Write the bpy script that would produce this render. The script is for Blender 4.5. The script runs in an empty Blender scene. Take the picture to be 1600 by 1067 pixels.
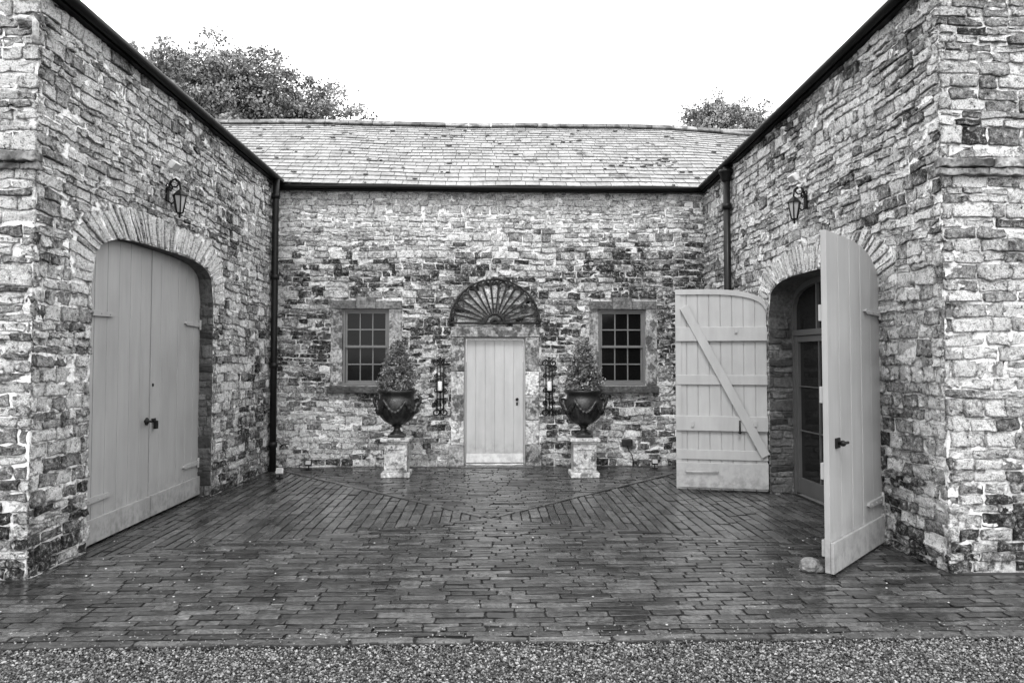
import bpy, bmesh, math, random
import numpy as np
from mathutils import Vector, Matrix, Euler
rng=np.random.default_rng(7); random.seed(7)
sc=bpy.context.scene; COL=sc.collection
R=math.radians; U=random.uniform
# ------------------------------------------------------------ camera
F=1120.0; SHY=-0.0075; EYE=1.7
cd=bpy.data.cameras.new('camera'); cam=bpy.data.objects.new('camera',cd); COL.objects.link(cam)
cam.location=(0,0,EYE); cam.rotation_euler=(R(92.0),0,R(-1.79))
cd.lens=36*F/1600; cd.sensor_width=36; cd.shift_y=SHY; cd.clip_end=2000; cd.clip_start=.05
sc.camera=cam
CM=Euler((R(92.0),0,R(-1.79))).to_matrix()
def ray(px,py):
    return CM@Vector(((px-800)/F,(533.5-py)/F+SHY*1600/F,-1))
def gnd(px,py,z=0.0):
    d=ray(px,py); t=(z-EYE)/d.z
    return d.x*t,d.y*t
def aty(px,py,y):
    d=ray(px,py); t=y/d.y
    return d.x*t,EYE+d.z*t
# ------------------------------------------------------------ frames
class Fr:
    def __init__(s,o,u,v=(0,0,1)):
        s.o=Vector(o); s.u=Vector(u).normalized(); s.v=Vector(v).normalized(); s.n=s.u.cross(s.v).normalized()
    def p(s,a,b,c=0): return tuple(s.o+s.u*a+s.v*b+s.n*c)
    def hit(s,px,py,n=0):
        d=ray(px,py); o=s.o+s.n*n; t=(o-Vector((0,0,EYE))).dot(s.n)/d.dot(s.n)
        q=Vector((0,0,EYE))+d*t-o
        return q.dot(s.u),q.dot(s.v)
D=11.45; XL0,XL1=-3.57,-3.37; XR0,XR1=3.47,3.66; YF_L,YF_R=5.7,5.65
B=Fr((0,D,0),(1,0,0))
L=Fr((XL0,YF_L,0),(XL1-XL0,D-YF_L,0)); LL=math.hypot(XL1-XL0,D-YF_L)
RW=Fr((XR0,D,0),(XR1-XR0,YF_R-D,0)); RL=math.hypot(XR1-XR0,D-YF_R)
LF=Fr((-8.97,YF_L,0),(1,0,0)); RF=Fr((XR1,YF_R,0),(1,0,0))
G=Fr((0,0,0),(1,0,0),(0,1,0))
# ------------------------------------------------------------ mesh builder
ROOT={}
class MB:
    def __init__(s): s.v=[];s.f=[];s.m=[];s.s=[];s.t=[];s.e=[]
    def add(s,v,f,mat=0,smooth=False,tone=.5,edge=None):
        n=len(s.v); s.v.extend([tuple(q) for q in v])
        s.f.extend([tuple(i+n for i in q) for q in f]); k=len(f)
        s.m.extend([mat]*k); s.s.extend([smooth]*k)
        s.t.extend(tone if hasattr(tone,'__len__') else [tone]*len(v)); s.e.extend(edge if edge is not None else [0.0]*len(v)); return s
    def box(s,fr,u0,u1,v0,v1,n0,n1,mat=0,tone=.5,j=0):
        P=[(u0,v0,n0),(u1,v0,n0),(u1,v1,n0),(u0,v1,n0),(u0,v0,n1),(u1,v0,n1),(u1,v1,n1),(u0,v1,n1)]
        if j: P=[(a+U(-j,j),b+U(-j,j),c+U(-j,j)) for a,b,c in P]
        s.add([fr.p(*q) for q in P],[(0,3,2,1),(4,5,6,7),(0,1,5,4),(1,2,6,5),(2,3,7,6),(3,0,4,7)],mat,False,tone); return s
    def prism(s,fr,poly,n0,n1,mat=0,tone=.5,j=0):
        k=len(poly)
        if j: poly=[(a+U(-j,j),b+U(-j,j)) for a,b in poly]
        v=[fr.p(a,b,n0) for a,b in poly]+[fr.p(a,b,n1) for a,b in poly]
        f=[tuple(range(k-1,-1,-1)),tuple(range(k,2*k))]+[(i,(i+1)%k,(i+1)%k+k,i+k) for i in range(k)]
        s.add(v,f,mat,False,tone); return s
    def tube(s,pts,r,k=8,mat=0,smooth=True,closed=False,tone=.5):
        pts=[Vector(p) for p in pts]; n=len(pts); rs=r if hasattr(r,'__len__') else [r]*n
        v=[];up=None
        for i,p in enumerate(pts):
            if closed: d=pts[(i+1)%n]-pts[i-1]
            else: d=pts[min(i+1,n-1)]-pts[max(i-1,0)]
            d=d.normalized() if d.length>1e-9 else Vector((0,0,1))
            if up is None: up=d.orthogonal().normalized()
            a=up-d*up.dot(d); a=a.normalized() if a.length>1e-6 else d.orthogonal().normalized(); up=a; b=d.cross(a)
            for q in range(k):
                t=2*math.pi*q/k; v.append(p+(a*math.cos(t)+b*math.sin(t))*rs[i])
        f=[]; m=n if closed else n-1
        for i in range(m):
            for q in range(k):
                i2=(i+1)%n; f.append((i*k+q,i*k+(q+1)%k,i2*k+(q+1)%k,i2*k+q))
        if not closed: f.append(tuple(range(k-1,-1,-1))); f.append(tuple(range((n-1)*k,n*k)))
        s.add(v,f,mat,smooth,tone); return s
    def lathe(s,c,prof,k=24,mat=0,smooth=True,fn=None,tone=.5):
        c=Vector(c); v=[]
        for r,z in prof:
            for q in range(k):
                t=2*math.pi*q/k; rr=r*(fn(t,z) if fn else 1); v.append(c+Vector((rr*math.cos(t),rr*math.sin(t),z)))
        n=len(prof); f=[(i*k+q,i*k+(q+1)%k,(i+1)*k+(q+1)%k,(i+1)*k+q) for i in range(n-1) for q in range(k)]
        f.append(tuple(range(k-1,-1,-1))); f.append(tuple(range((n-1)*k,n*k)))
        s.add(v,f,mat,smooth,tone); return s
    def ball(s,c,r,mat=0,sub=2,sc_=(1,1,1),rough=0,tone=.5,smooth=True):
        bm=bmesh.new(); bmesh.ops.create_icosphere(bm,subdivisions=sub,radius=1)
        v=[]
        for q in bm.verts:
            m=1+(U(-rough,rough) if rough else 0); v.append((c[0]+q.co.x*r*sc_[0]*m,c[1]+q.co.y*r*sc_[1]*m,c[2]+q.co.z*r*sc_[2]*m))
        f=[tuple(x.index for x in q.verts) for q in bm.faces]; bm.free(); s.add(v,f,mat,smooth,tone); return s
    def build(s,name,mats,parent=None,bevel=0,segs=2):
        base=ROOT.get(parent.as_pointer(),Vector((0,0,0))) if parent else Vector((0,0,0))
        v=np.array(s.v,dtype=float)-np.array(base)
        me=bpy.data.meshes.new(name); me.from_pydata(v.tolist(),[],s.f)
        if not isinstance(mats,(list,tuple)): mats=[mats]
        for m in mats: me.materials.append(m)
        me.polygons.foreach_set('material_index',s.m); me.polygons.foreach_set('use_smooth',s.s)
        at=me.attributes.new('tone','FLOAT','POINT'); at.data.foreach_set('value',s.t)
        at=me.attributes.new('crevice','FLOAT','POINT'); at.data.foreach_set('value',s.e)
        if len(s.v)<6000:
            bm=bmesh.new(); bm.from_mesh(me); bmesh.ops.recalc_face_normals(bm,faces=bm.faces); bm.to_mesh(me); bm.free()
        me.update()
        o=bpy.data.objects.new(name,me); COL.objects.link(o)
        if parent: o.parent=parent
        ROOT[o.as_pointer()]=base
        if bevel:
            b=o.modifiers.new('bevel','BEVEL'); b.width=bevel; b.segments=segs; b.limit_method='ANGLE'; b.angle_limit=R(40)
        return o
def tag(o,label=None,cat=None,group=None,kind=None):
    if label: o['label']=label
    if cat: o['category']=cat
    if group: o['group']=group
    if kind: o['kind']=kind
    return o
def empty(name,loc,label,cat,group=None):
    o=bpy.data.objects.new(name,None); COL.objects.link(o); o.location=loc; o.empty_display_size=.1
    ROOT[o.as_pointer()]=Vector(loc); return tag(o,label,cat,group)
def copy_tree(o,parent=None):
    c=o.copy(); COL.objects.link(c); c.parent=parent
    for ch in [x for x in list(COL.objects) if x.parent==o]: copy_tree(ch,c)
    return c
# ------------------------------------------------------------ materials
def nd(nt,t,ins=None,**pr):
    n=nt.nodes.new(t)
    for k,v in pr.items(): setattr(n,k,v)
    for k,v in (ins or {}).items():
        if isinstance(v,bpy.types.NodeSocket): nt.links.new(v,n.inputs[k])
        else: n.inputs[k].default_value=v
    return n
def mt(nt,op,a,b=0.0,cl=False): return nd(nt,'ShaderNodeMath',{0:a,1:b},operation=op,use_clamp=cl).outputs[0]
def ns(nt,vec,scale,det=4,ro=.55): return nd(nt,'ShaderNodeTexNoise',{'Vector':vec,'Scale':scale,'Detail':det,'Roughness':ro}).outputs[0]
def mr(nt,v,a,b,c,d): return nd(nt,'ShaderNodeMapRange',{0:v,1:a,2:b,3:c,4:d}).outputs[0]
def mx(nt,f,a,b): return nd(nt,'ShaderNodeMix',{0:f,2:a,3:b},data_type='FLOAT').outputs[0]
def att(nt,n='tone'): return nd(nt,'ShaderNodeAttribute',attribute_name=n).outputs['Fac']
def newmat(name):
    m=bpy.data.materials.new(name); m.use_nodes=True; nt=m.node_tree; nt.nodes.clear()
    out=nt.nodes.new('ShaderNodeOutputMaterial'); p=nt.nodes.new('ShaderNodeBsdfPrincipled'); nt.links.new(p.outputs[0],out.inputs[0])
    return m,nt,p
def setp(nt,p,k,v):
    if isinstance(v,bpy.types.NodeSocket): nt.links.new(v,p.inputs[k])
    elif k=='Base Color': p.inputs[k].default_value=(v,v,v,1)
    else: p.inputs[k].default_value=v
def bump(nt,p,h,strength,dist):
    b=nd(nt,'ShaderNodeBump',{'Height':h,'Strength':strength,'Distance':dist}); nt.links.new(b.outputs[0],p.inputs['Normal'])
def simple(name,val,rough=.6,var=.15,scale=8,bmp=.1,metal=0,fscale=60,spec=.5):
    m,nt,p=newmat(name); pos=nd(nt,'ShaderNodeNewGeometry').outputs['Position']
    a=ns(nt,pos,scale,4,.6); f=ns(nt,pos,fscale,3,.6)
    v=mt(nt,'MULTIPLY',mr(nt,a,.3,.7,1-var,1+var),val); v=mt(nt,'MULTIPLY',v,mr(nt,f,.3,.7,1-var*.5,1+var*.5))
    setp(nt,p,'Base Color',v); setp(nt,p,'Roughness',mr(nt,a,.3,.7,max(.02,rough-.08),min(1,rough+.08))); setp(nt,p,'Metallic',metal)
    p.inputs['Specular IOR Level'].default_value=spec
    if bmp: bump(nt,p,f,bmp,.01)
    return m
def paintmat(name,val):
    m,nt,p=newmat(name); pos=nd(nt,'ShaderNodeNewGeometry').outputs['Position']
    sc2=nd(nt,'ShaderNodeVectorMath',{0:pos,1:(1,1,.12)},operation='MULTIPLY').outputs[0]
    a=ns(nt,sc2,9,5,.65); b=ns(nt,pos,2,3,.6); f=ns(nt,pos,70,3,.6); z=nd(nt,'ShaderNodeSeparateXYZ',{0:pos}).outputs[2]
    v=mt(nt,'MULTIPLY',mr(nt,a,.3,.7,.9,1.08),val); v=mt(nt,'MULTIPLY',v,mr(nt,b,.3,.7,.92,1.07))
    dirt=mt(nt,'MULTIPLY',mr(nt,z,.0,.45,1,0),mr(nt,ns(nt,pos,11,5,.7),.42,.62,0,1)); v=mt(nt,'MULTIPLY',v,mx(nt,dirt,1,.55))
    setp(nt,p,'Base Color',v); setp(nt,p,'Roughness',mr(nt,b,.3,.7,.35,.55)); bump(nt,p,mt(nt,'ADD',a,mt(nt,'MULTIPLY',f,.3)),.12,.008)
    return m
def stainmask(nt,pos,mode):
    sep=nd(nt,'ShaderNodeSeparateXYZ',{0:pos}).outputs
    big=ns(nt,pos,.9,5,.62)
    flat=nd(nt,'ShaderNodeVectorMath',{0:pos,1:(.45,.45,1.5)},operation='MULTIPLY').outputs[0]
    med=ns(nt,flat,5.0,4,.65)
    zz=mt(nt,'MULTIPLY',sep[2],1/4.6)
    rp=nd(nt,'ShaderNodeValToRGB',{0:zz}); el=rp.color_ramp.elements
    if mode=='back': st=[(0,.76),(.07,.60),(.20,.54),(.28,.84),(.5,.96),(.68,.86),(.78,.46),(.87,.18),(1,.22)]
    else: st=[(0,1.0),(.07,.78),(.2,.58),(.6,.44),(.85,.42),(1,.58)]
    el[0].position=0; el[1].position=1; el[0].color=(st[0][1],)*3+(1,); el[1].color=(st[-1][1],)*3+(1,)
    for a,b in st[1:-1]: e=el.new(a); e.color=(b,b,b,1)
    s=mt(nt,'ADD',mt(nt,'MULTIPLY',big,1.0),mt(nt,'MULTIPLY',rp.outputs[0],.75))
    s=mt(nt,'ADD',s,mt(nt,'MULTIPLY',med,.4))
    if mode=='back':
        cx,cz=FAN; dx=mt(nt,'SUBTRACT',sep[0],cx); dz=mt(nt,'SUBTRACT',sep[2],cz)
        dd=mt(nt,'SQRT',mt(nt,'ADD',mt(nt,'MULTIPLY',dx,dx),mt(nt,'MULTIPLY',dz,dz)))
        s=mt(nt,'ADD',s,mr(nt,dd,.6,.75,-.22,0)); s=mt(nt,'ADD',s,mr(nt,sep[0],2.9,3.1,0,.2))
    return s
def wallmat(name,mode,lo,hi):
    m,nt,p=newmat(name); pos=nd(nt,'ShaderNodeNewGeometry').outputs['Position']
    s=stainmask(nt,pos,mode); t=att(nt); cv=att(nt,'crevice')
    s=mt(nt,'ADD',s,mr(nt,t,0,1,.24,-.24)); st=mr(nt,s,1.02,1.40,0,1)
    f=ns(nt,pos,78,5,.8); f2=ns(nt,pos,24,6,.8)
    v=mr(nt,t,0,1,lo,hi)
    v=mt(nt,'MULTIPLY',v,mr(nt,f2,.36,.64,.55,1.4)); v=mt(nt,'MULTIPLY',v,mr(nt,f,.36,.64,.4,1.55))
    stl=mx(nt,mr(nt,f2,.50,.66,1,.45),0,st)
    v=mt(nt,'MULTIPLY',v,mx(nt,stl,1.0,.08))
    pit=mr(nt,f2,.38,.42,.14,1); v=mt(nt,'MULTIPLY',v,pit)
    lich=mr(nt,f2,.57,.63,0,.6); v=mx(nt,mt(nt,'MULTIPLY',lich,mx(nt,st,1,.18)),v,.78)
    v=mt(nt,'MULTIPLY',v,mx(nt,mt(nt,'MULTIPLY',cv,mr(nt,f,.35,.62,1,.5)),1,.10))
    v=mt(nt,'MINIMUM',v,.85)
    setp(nt,p,'Base Color',v); setp(nt,p,'Roughness',mx(nt,st,.85,.7)); p.inputs['Specular IOR Level'].default_value=.15
    bump(nt,p,mt(nt,'ADD',mt(nt,'MULTIPLY',f,.8),mt(nt,'MULTIPLY',f2,1.5)),1.0,.028)
    return m
def mortarmat(name,mode,val):
    m,nt,p=newmat(name); pos=nd(nt,'ShaderNodeNewGeometry').outputs['Position']
    s=stainmask(nt,pos,mode); st=mr(nt,s,1.0,1.45,0,1)
    f=ns(nt,pos,38,5,.7); f2=ns(nt,pos,8,5,.7)
    v=mt(nt,'MULTIPLY',mr(nt,f,.3,.7,.6,1.25),val); v=mt(nt,'MULTIPLY',v,mr(nt,f2,.40,.54,.2,1.05)); v=mt(nt,'MULTIPLY',v,mx(nt,st,1,.55))
    v=mt(nt,'MINIMUM',v,.85)
    setp(nt,p,'Base Color',v); setp(nt,p,'Roughness',.95); p.inputs['Specular IOR Level'].default_value=.2
    bump(nt,p,f,.8,.015); return m
def tonemat(name,lo,hi,rough=.8,fs=30,rr=None,bmp=.5,dist=.01,spec=.5,contrast=.4,dark=None,crev=None):
    m,nt,p=newmat(name); pos=nd(nt,'ShaderNodeNewGeometry').outputs['Position']; t=att(nt)
    f=ns(nt,pos,fs,6,.7); f2=ns(nt,pos,fs/6,4,.6)
    v=mr(nt,t,0,1,lo,hi); v=mt(nt,'MULTIPLY',v,mr(nt,f,.3,.7,1-contrast,1+contrast)); v=mt(nt,'MULTIPLY',v,mr(nt,f2,.3,.7,1-contrast*.6,1+contrast*.6))
    if dark: v=mt(nt,'MULTIPLY',v,mr(nt,ns(nt,pos,dark[0],6,.65),dark[1],dark[1]+.05,1,dark[2]))
    ro=mr(nt,ns(nt,pos,rr[0],5,.6),.38,.62,rr[1],rr[2]) if rr else rough
    p.inputs['Specular IOR Level'].default_value=spec
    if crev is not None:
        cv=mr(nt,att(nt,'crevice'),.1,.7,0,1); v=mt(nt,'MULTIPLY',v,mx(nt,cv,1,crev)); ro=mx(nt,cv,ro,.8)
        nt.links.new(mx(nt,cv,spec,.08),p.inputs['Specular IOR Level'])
    v=mt(nt,'MINIMUM',v,.85)
    setp(nt,p,'Base Color',v); setp(nt,p,'Roughness',ro)
    if bmp: bump(nt,p,f,bmp,dist)
    return m
FAN=B.hit(773,508)
M={}
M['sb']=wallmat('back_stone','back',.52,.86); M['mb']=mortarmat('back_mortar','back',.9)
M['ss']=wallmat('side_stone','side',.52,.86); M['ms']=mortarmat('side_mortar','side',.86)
M['reveal']=tonemat('shaded_reveal_stone',.02,.11,.8,26,bmp=.8,dist=.02,contrast=.7)  # darkened stone: shade inside the deep openings painted into the colour
M['dress']=tonemat('dressed_stone',.19,.31,.85,26,bmp=.7,contrast=.85,dark=(5,.50,.3))
M['dresslight']=tonemat('pale_stone',.34,.50,.85,26,bmp=.6,contrast=.7,dark=(7,.54,.35))
M['dresdark']=tonemat('stained_stone',.04,.17,.8,26,bmp=.9,dist=.015,contrast=.9)
M['ledge']=tonemat('eroded_stone',.12,.34,.85,24,bmp=1,dist=.02,contrast=.9,dark=(6,.52,.3))
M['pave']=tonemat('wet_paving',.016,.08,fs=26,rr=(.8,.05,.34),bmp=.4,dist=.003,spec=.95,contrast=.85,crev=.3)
M['bed']=simple('paving_joint',.01,.7,.4,20,.4,spec=.2)
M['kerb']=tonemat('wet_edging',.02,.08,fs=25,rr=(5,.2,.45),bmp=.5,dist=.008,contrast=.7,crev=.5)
M['pebble']=tonemat('pebble',.008,.30,.4,60,bmp=0,contrast=.3)
M['ground']=simple('gravel_ground',.05,.85,.5,30,.8,fscale=45)
M['tile']=tonemat('roof_tile',.20,.29,.62,24,bmp=.5,dist=.008,contrast=.5,dark=(2.1,.61,.3))
M['ridge']=tonemat('ridge_tile',.1,.28,.7,20,bmp=.5,contrast=.5,dark=(5,.52,.3))
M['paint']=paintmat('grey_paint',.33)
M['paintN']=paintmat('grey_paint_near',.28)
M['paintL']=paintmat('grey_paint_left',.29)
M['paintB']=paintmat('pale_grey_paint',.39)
M['frame']=simple('window_paint',.12,.4,.1,6,.05)
M['frameR']=simple('dark_door_paint',.07,.4,.1,6,.05)
M['iron']=simple('black_iron',.008,.55,.3,20,.2,spec=.2)
M['fan']=tonemat('weathered_iron',.008,.04,.85,30,bmp=.6,contrast=.8,spec=.2)
M['black']=simple('black_gutter',.006,.5,.3,6,.05,spec=.15)
M['pipebl']=simple('black_pipe',.008,.4,.3,6,.05,spec=.2)
M['lead']=tonemat('dark_lead',.004,.025,.28,30,bmp=.6,contrast=.8,spec=.4)
M['glass']=simple('dark_glass',.004,.04,.1,2,0,spec=.16)
M['doorglass']=simple('door_glass',.01,.04,.1,2,0,spec=.35)
M['lampglass']=simple('lamp_glass',.35,.15,.1,9,0)
M['white']=simple('white_plastic',.6,.45,.06,4,.05)
M['wax']=simple('candle_wax',.6,.5,.03,4,.03)
M['leafpale']=tonemat('tree_leaf_pale',.06,.36,.7,4,bmp=0,contrast=.3)
M['shrub']=tonemat('shrub_leaf',.02,.25,.35,30,bmp=0,contrast=.3)
M['bark']=tonemat('bark',.04,.09,.9,12,bmp=.6,contrast=.4)
M['soil']=simple('soil',.03,.9,.3,30,.5)
M['rock']=tonemat('rock',.07,.17,.6,25,bmp=.8,dist=.02,contrast=.8)
M['litter']=tonemat('litter',.05,.4,.5,20,bmp=0,contrast=.2)
# ------------------------------------------------------------ stones
P=np.array([(-.93,-1),(-.3,-1),(.3,-1),(.93,-1),(1,-.8),(1,.05),(1,.8),(.93,1),(.3,1),(-.3,1),(-.93,1),(-1,.8),(-1,0),(-1,-.8)],float)
K=len(P)
FT=[]
for r_ in range(2):
    for i in range(K): FT.append((r_*K+i,r_*K+(i+1)%K,(r_+1)*K+(i+1)%K,(r_+1)*K+i))
FC=[(2*K+i,2*K+(i+1)%K,3*K) for i in range(K)]
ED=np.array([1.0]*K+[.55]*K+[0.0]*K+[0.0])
def stones(mb,fr,Q,gap=.008,h=(.004,.022),mat=1,jit=.004,n0=-.01,warp=1.0,tones=None,rough=.0025,tilt=.006,edge=.003,rin=.12):
    Q=np.array(Q,float); N=len(Q)
    if N==0: return
    w=np.linalg.norm(Q[:,1]-Q[:,0],axis=1).clip(.02); hh=np.linalg.norm(Q[:,3]-Q[:,0],axis=1).clip(.02)
    H=rng.uniform(h[0],h[1],N); T=rng.uniform(0,1,N) if tones is None else np.array(tones)
    jj=rng.normal(0,jit,(N,K,2)); m=np.minimum(w,hh); tl=rng.normal(0,tilt,(N,2))
    G_=np.clip(rng.normal(gap,gap*.4,N),gap*.3,gap*2.2)
    rings=[]
    for inset,hf,jf in ((0*m,None,1),(edge+0*m,.95,1),(rin*m,1.0,.8),(None,1.02,0)):
        if inset is None:
            a=np.zeros((N,1)); b=np.zeros((N,1)); J=np.zeros((N,1,2)); k=1
        else:
            g=G_+inset; sx=np.clip(1-2*g/w,.08,1); sy=np.clip(1-2*g/hh,.08,1)
            a=P[None,:,0]*sx[:,None]; b=P[None,:,1]*sy[:,None]; J=jj*jf; k=K
        s=(a+1)/2; t=(b+1)/2; s=s[...,None]; t=t[...,None]
        q=(1-s)*(1-t)*Q[:,None,0]+s*(1-t)*Q[:,None,1]+s*t*Q[:,None,2]+(1-s)*t*Q[:,None,3]+J
        if hf is None: z=np.full((N,k),n0)
        else: z=H[:,None]*hf+rng.normal(0,rough,(N,k))+a*tl[:,:1]+b*tl[:,1:]
        rings.append(np.concatenate([q,z[...,None]],axis=2))
    V=np.concatenate(rings,axis=1)
    u=V[...,0]; z=V[...,1]
    if warp: V[...,1]=z+warp*(.009*np.sin(u*1.7+z*.9)+.006*np.sin(u*4.3+z*2.1))
    X=np.array(fr.o)+V[...,0:1]*np.array(fr.u)+V[...,1:2]*np.array(fr.v)+V[...,2:3]*np.array(fr.n)
    nv=3*K+1; off=(np.arange(N)*nv)[:,None,None]
    f4=(np.array(FT)[None]+off).reshape(-1,4).tolist(); f3=(np.array(FC)[None]+off).reshape(-1,3).tolist()
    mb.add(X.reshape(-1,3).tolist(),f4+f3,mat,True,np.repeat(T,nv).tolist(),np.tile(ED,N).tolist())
def sub(a,b,ex):
    ps=[(a,b)]
    for x0,x1 in ex:
        q=[]
        for c,d in ps:
            if x1<=c or x0>=d: q.append((c,d)); continue
            if c<x0: q.append((c,x0))
            if d>x1: q.append((x1,d))
        ps=q
    return ps
def rubble(u0,u1,z0,z1,excl=lambda z:[],zmax=lambda u:99,band=(.15,.27),wid=(.14,.40),kw=(.3,.7)):
    Q=[]; z=z0
    while z<z1:
        H=U(*band); u=u0-U(0,.3)
        while u<u1:
            Ls=U(.5,1.5); k=1 if (H<.125 or random.random()<kw[0]) else 2
            if k==1 and H>.18: k=2
            cs=[0]
            for i in range(1,k): cs.append(i/k+U(-.1,.1))
            cs.append(1)
            for i in range(k):
                c,d=z+H*cs[i],z+H*cs[i+1]; a=u
                while a<u+Ls-1e-6:
                    w=U(*wid)*(1.1 if k==1 else .95); b=a+w
                    if u+Ls-b<.09: b=u+Ls
                    aa,bb=max(a,u0),min(b,u1)
                    if bb-aa>.03:
                        for (x,y) in sub(aa,bb,excl((c+d)/2)):
                            if y-x<.04: continue
                            zm=zmax((x+y)/2)
                            if c>=zm-.02: continue
                            dd=min(d,zm); s=.007
                            Q.append([(x+U(-s,s),c+U(-s,s)),(y+U(-s,s),c+U(-s,s)),(y+U(-s,s),dd+U(-s,s)),(x+U(-s,s),dd+U(-s,s))])
                    a=b
            u+=Ls
        z+=H
    return Q
def sheet(mb,fr,u0,u1,z0,zt,ops,mat=0,depth=.3,rmat=0):
    br={u0,u1}
    for o in ops:
        n=o.get('n',1)
        for i in range(n+1): br.add(o['u0']+(o['u1']-o['u0'])*i/n)
    for i in range(1,8): br.add(u0+(u1-u0)*i/8)
    br=sorted(br)
    for a,b in zip(br,br[1:]):
        if b-a<1e-6: continue
        m=(a+b)/2; o=next((o for o in ops if o['u0']<m<o['u1']),None)
        def q(za,zb,zc,zd): mb.add([fr.p(a,za),fr.p(b,zb),fr.p(b,zc),fr.p(a,zd)],[(0,1,2,3)],mat)
        if o is None: q(z0,z0,zt(b),zt(a)); continue
        if o['zb']>z0+1e-6: q(z0,z0,o['zb'],o['zb']); mb.add([fr.p(a,o['zb']),fr.p(b,o['zb']),fr.p(b,o['zb'],-depth),fr.p(a,o['zb'],-depth)],[(0,1,2,3)],rmat)
        ta,tb=o['top'](a),o['top'](b); q(ta,tb,zt(b),zt(a))
        mb.add([fr.p(a,ta),fr.p(b,tb),fr.p(b,tb,-depth),fr.p(a,ta,-depth)],[(0,1,2,3)],rmat)
    for o in ops:
        for e in ('u0','u1'):
            x=o[e]; t=o['top'](x); mb.add([fr.p(x,o['zb']),fr.p(x,o['zb'],-depth),fr.p(x,t,-depth),fr.p(x,t)],[(0,1,2,3)],rmat)
NN=3.6
def arch(a,spring,rise):
    def top(s): return spring+rise*max(0,1-abs(s)**NN)**(1/NN)
    return top
def curve(uc,a,spring,rise,n):
    pts=[]
    for i in range(801):
        t=math.pi*(1-i/800); c,s=math.cos(t),math.sin(t)
        pts.append((uc+a*math.copysign(abs(c)**(2/NN),c),spring+rise*abs(s)**(2/NN)))
    Ls=[0]
    for p,q in zip(pts,pts[1:]): Ls.append(Ls[-1]+math.dist(p,q))
    def at(f):
        t=f*Ls[-1]
        for i in range(800):
            if Ls[i+1]>=t:
                k=(t-Ls[i])/max(1e-9,Ls[i+1]-Ls[i]); return (pts[i][0]+(pts[i+1][0]-pts[i][0])*k,pts[i][1]+(pts[i+1][1]-pts[i][1])*k)
        return pts[-1]
    return at
def arch_stones(name,fr,u0,u1,spring,rise,ring,nst,parent,mats):
    uc=(u0+u1)/2; a=(u1-u0)/2; ci=curve(uc,a,spring,rise,0); co=curve(uc,a+ring,spring,rise+ring,0)
    mb=MB(); fs=[0]
    for i in range(nst): fs.append(fs[-1]+U(.7,1.3))
    fs=[f/fs[-1] for f in fs]
    Q=[];T=[]
    for f0,f1 in zip(fs,fs[1:]):
        p0,p1=ci(f0),ci(f1); q0,q1=co(f0),co(f1); k=U(.8,1.08)
        q0=(p0[0]+(q0[0]-p0[0])*k,p0[1]+(q0[1]-p0[1])*k); q1=(p1[0]+(q1[0]-p1[0])*k,p1[1]+(q1[1]-p1[1])*k)
        Q.append([p0,q0,q1,p1][::1]); T.append(U(.45,1))
        c=[((1-.06)*x[0]+.06*((p0[0]+q1[0])/2),(1-.06)*x[1]+.06*((p0[1]+q1[1])/2)) for x in (p0,p1,q1,q0)]
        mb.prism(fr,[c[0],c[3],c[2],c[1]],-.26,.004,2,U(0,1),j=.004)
    stones(mb,fr,Q,gap=.006,h=(.008,.03),mat=1,jit=.005,n0=.0,warp=0,tones=T)
    for i in range(40):
        p0,p1=ci(i/40),ci((i+1)/40); q0,q1=co(i/40),co((i+1)/40)
        mb.add([fr.p(*p0,.006),fr.p(*q0,.006),fr.p(*q1,.006),fr.p(*p1,.006)],[(0,1,2,3)],0)
    return mb.build(name,mats,parent)
def ring_excl(u0,u1,spring,rise,ring):
    uc=(u0+u1)/2; a=(u1-u0)/2
    def ex(z):
        if z<spring: return [(u0,u1)]
        k=(z-spring)/(rise+ring*.93)
        if k>=1: return []
        w=(a+ring*.93)*(1-k**NN)**(1/NN); return [(uc-w,uc+w)]
    return ex
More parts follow.
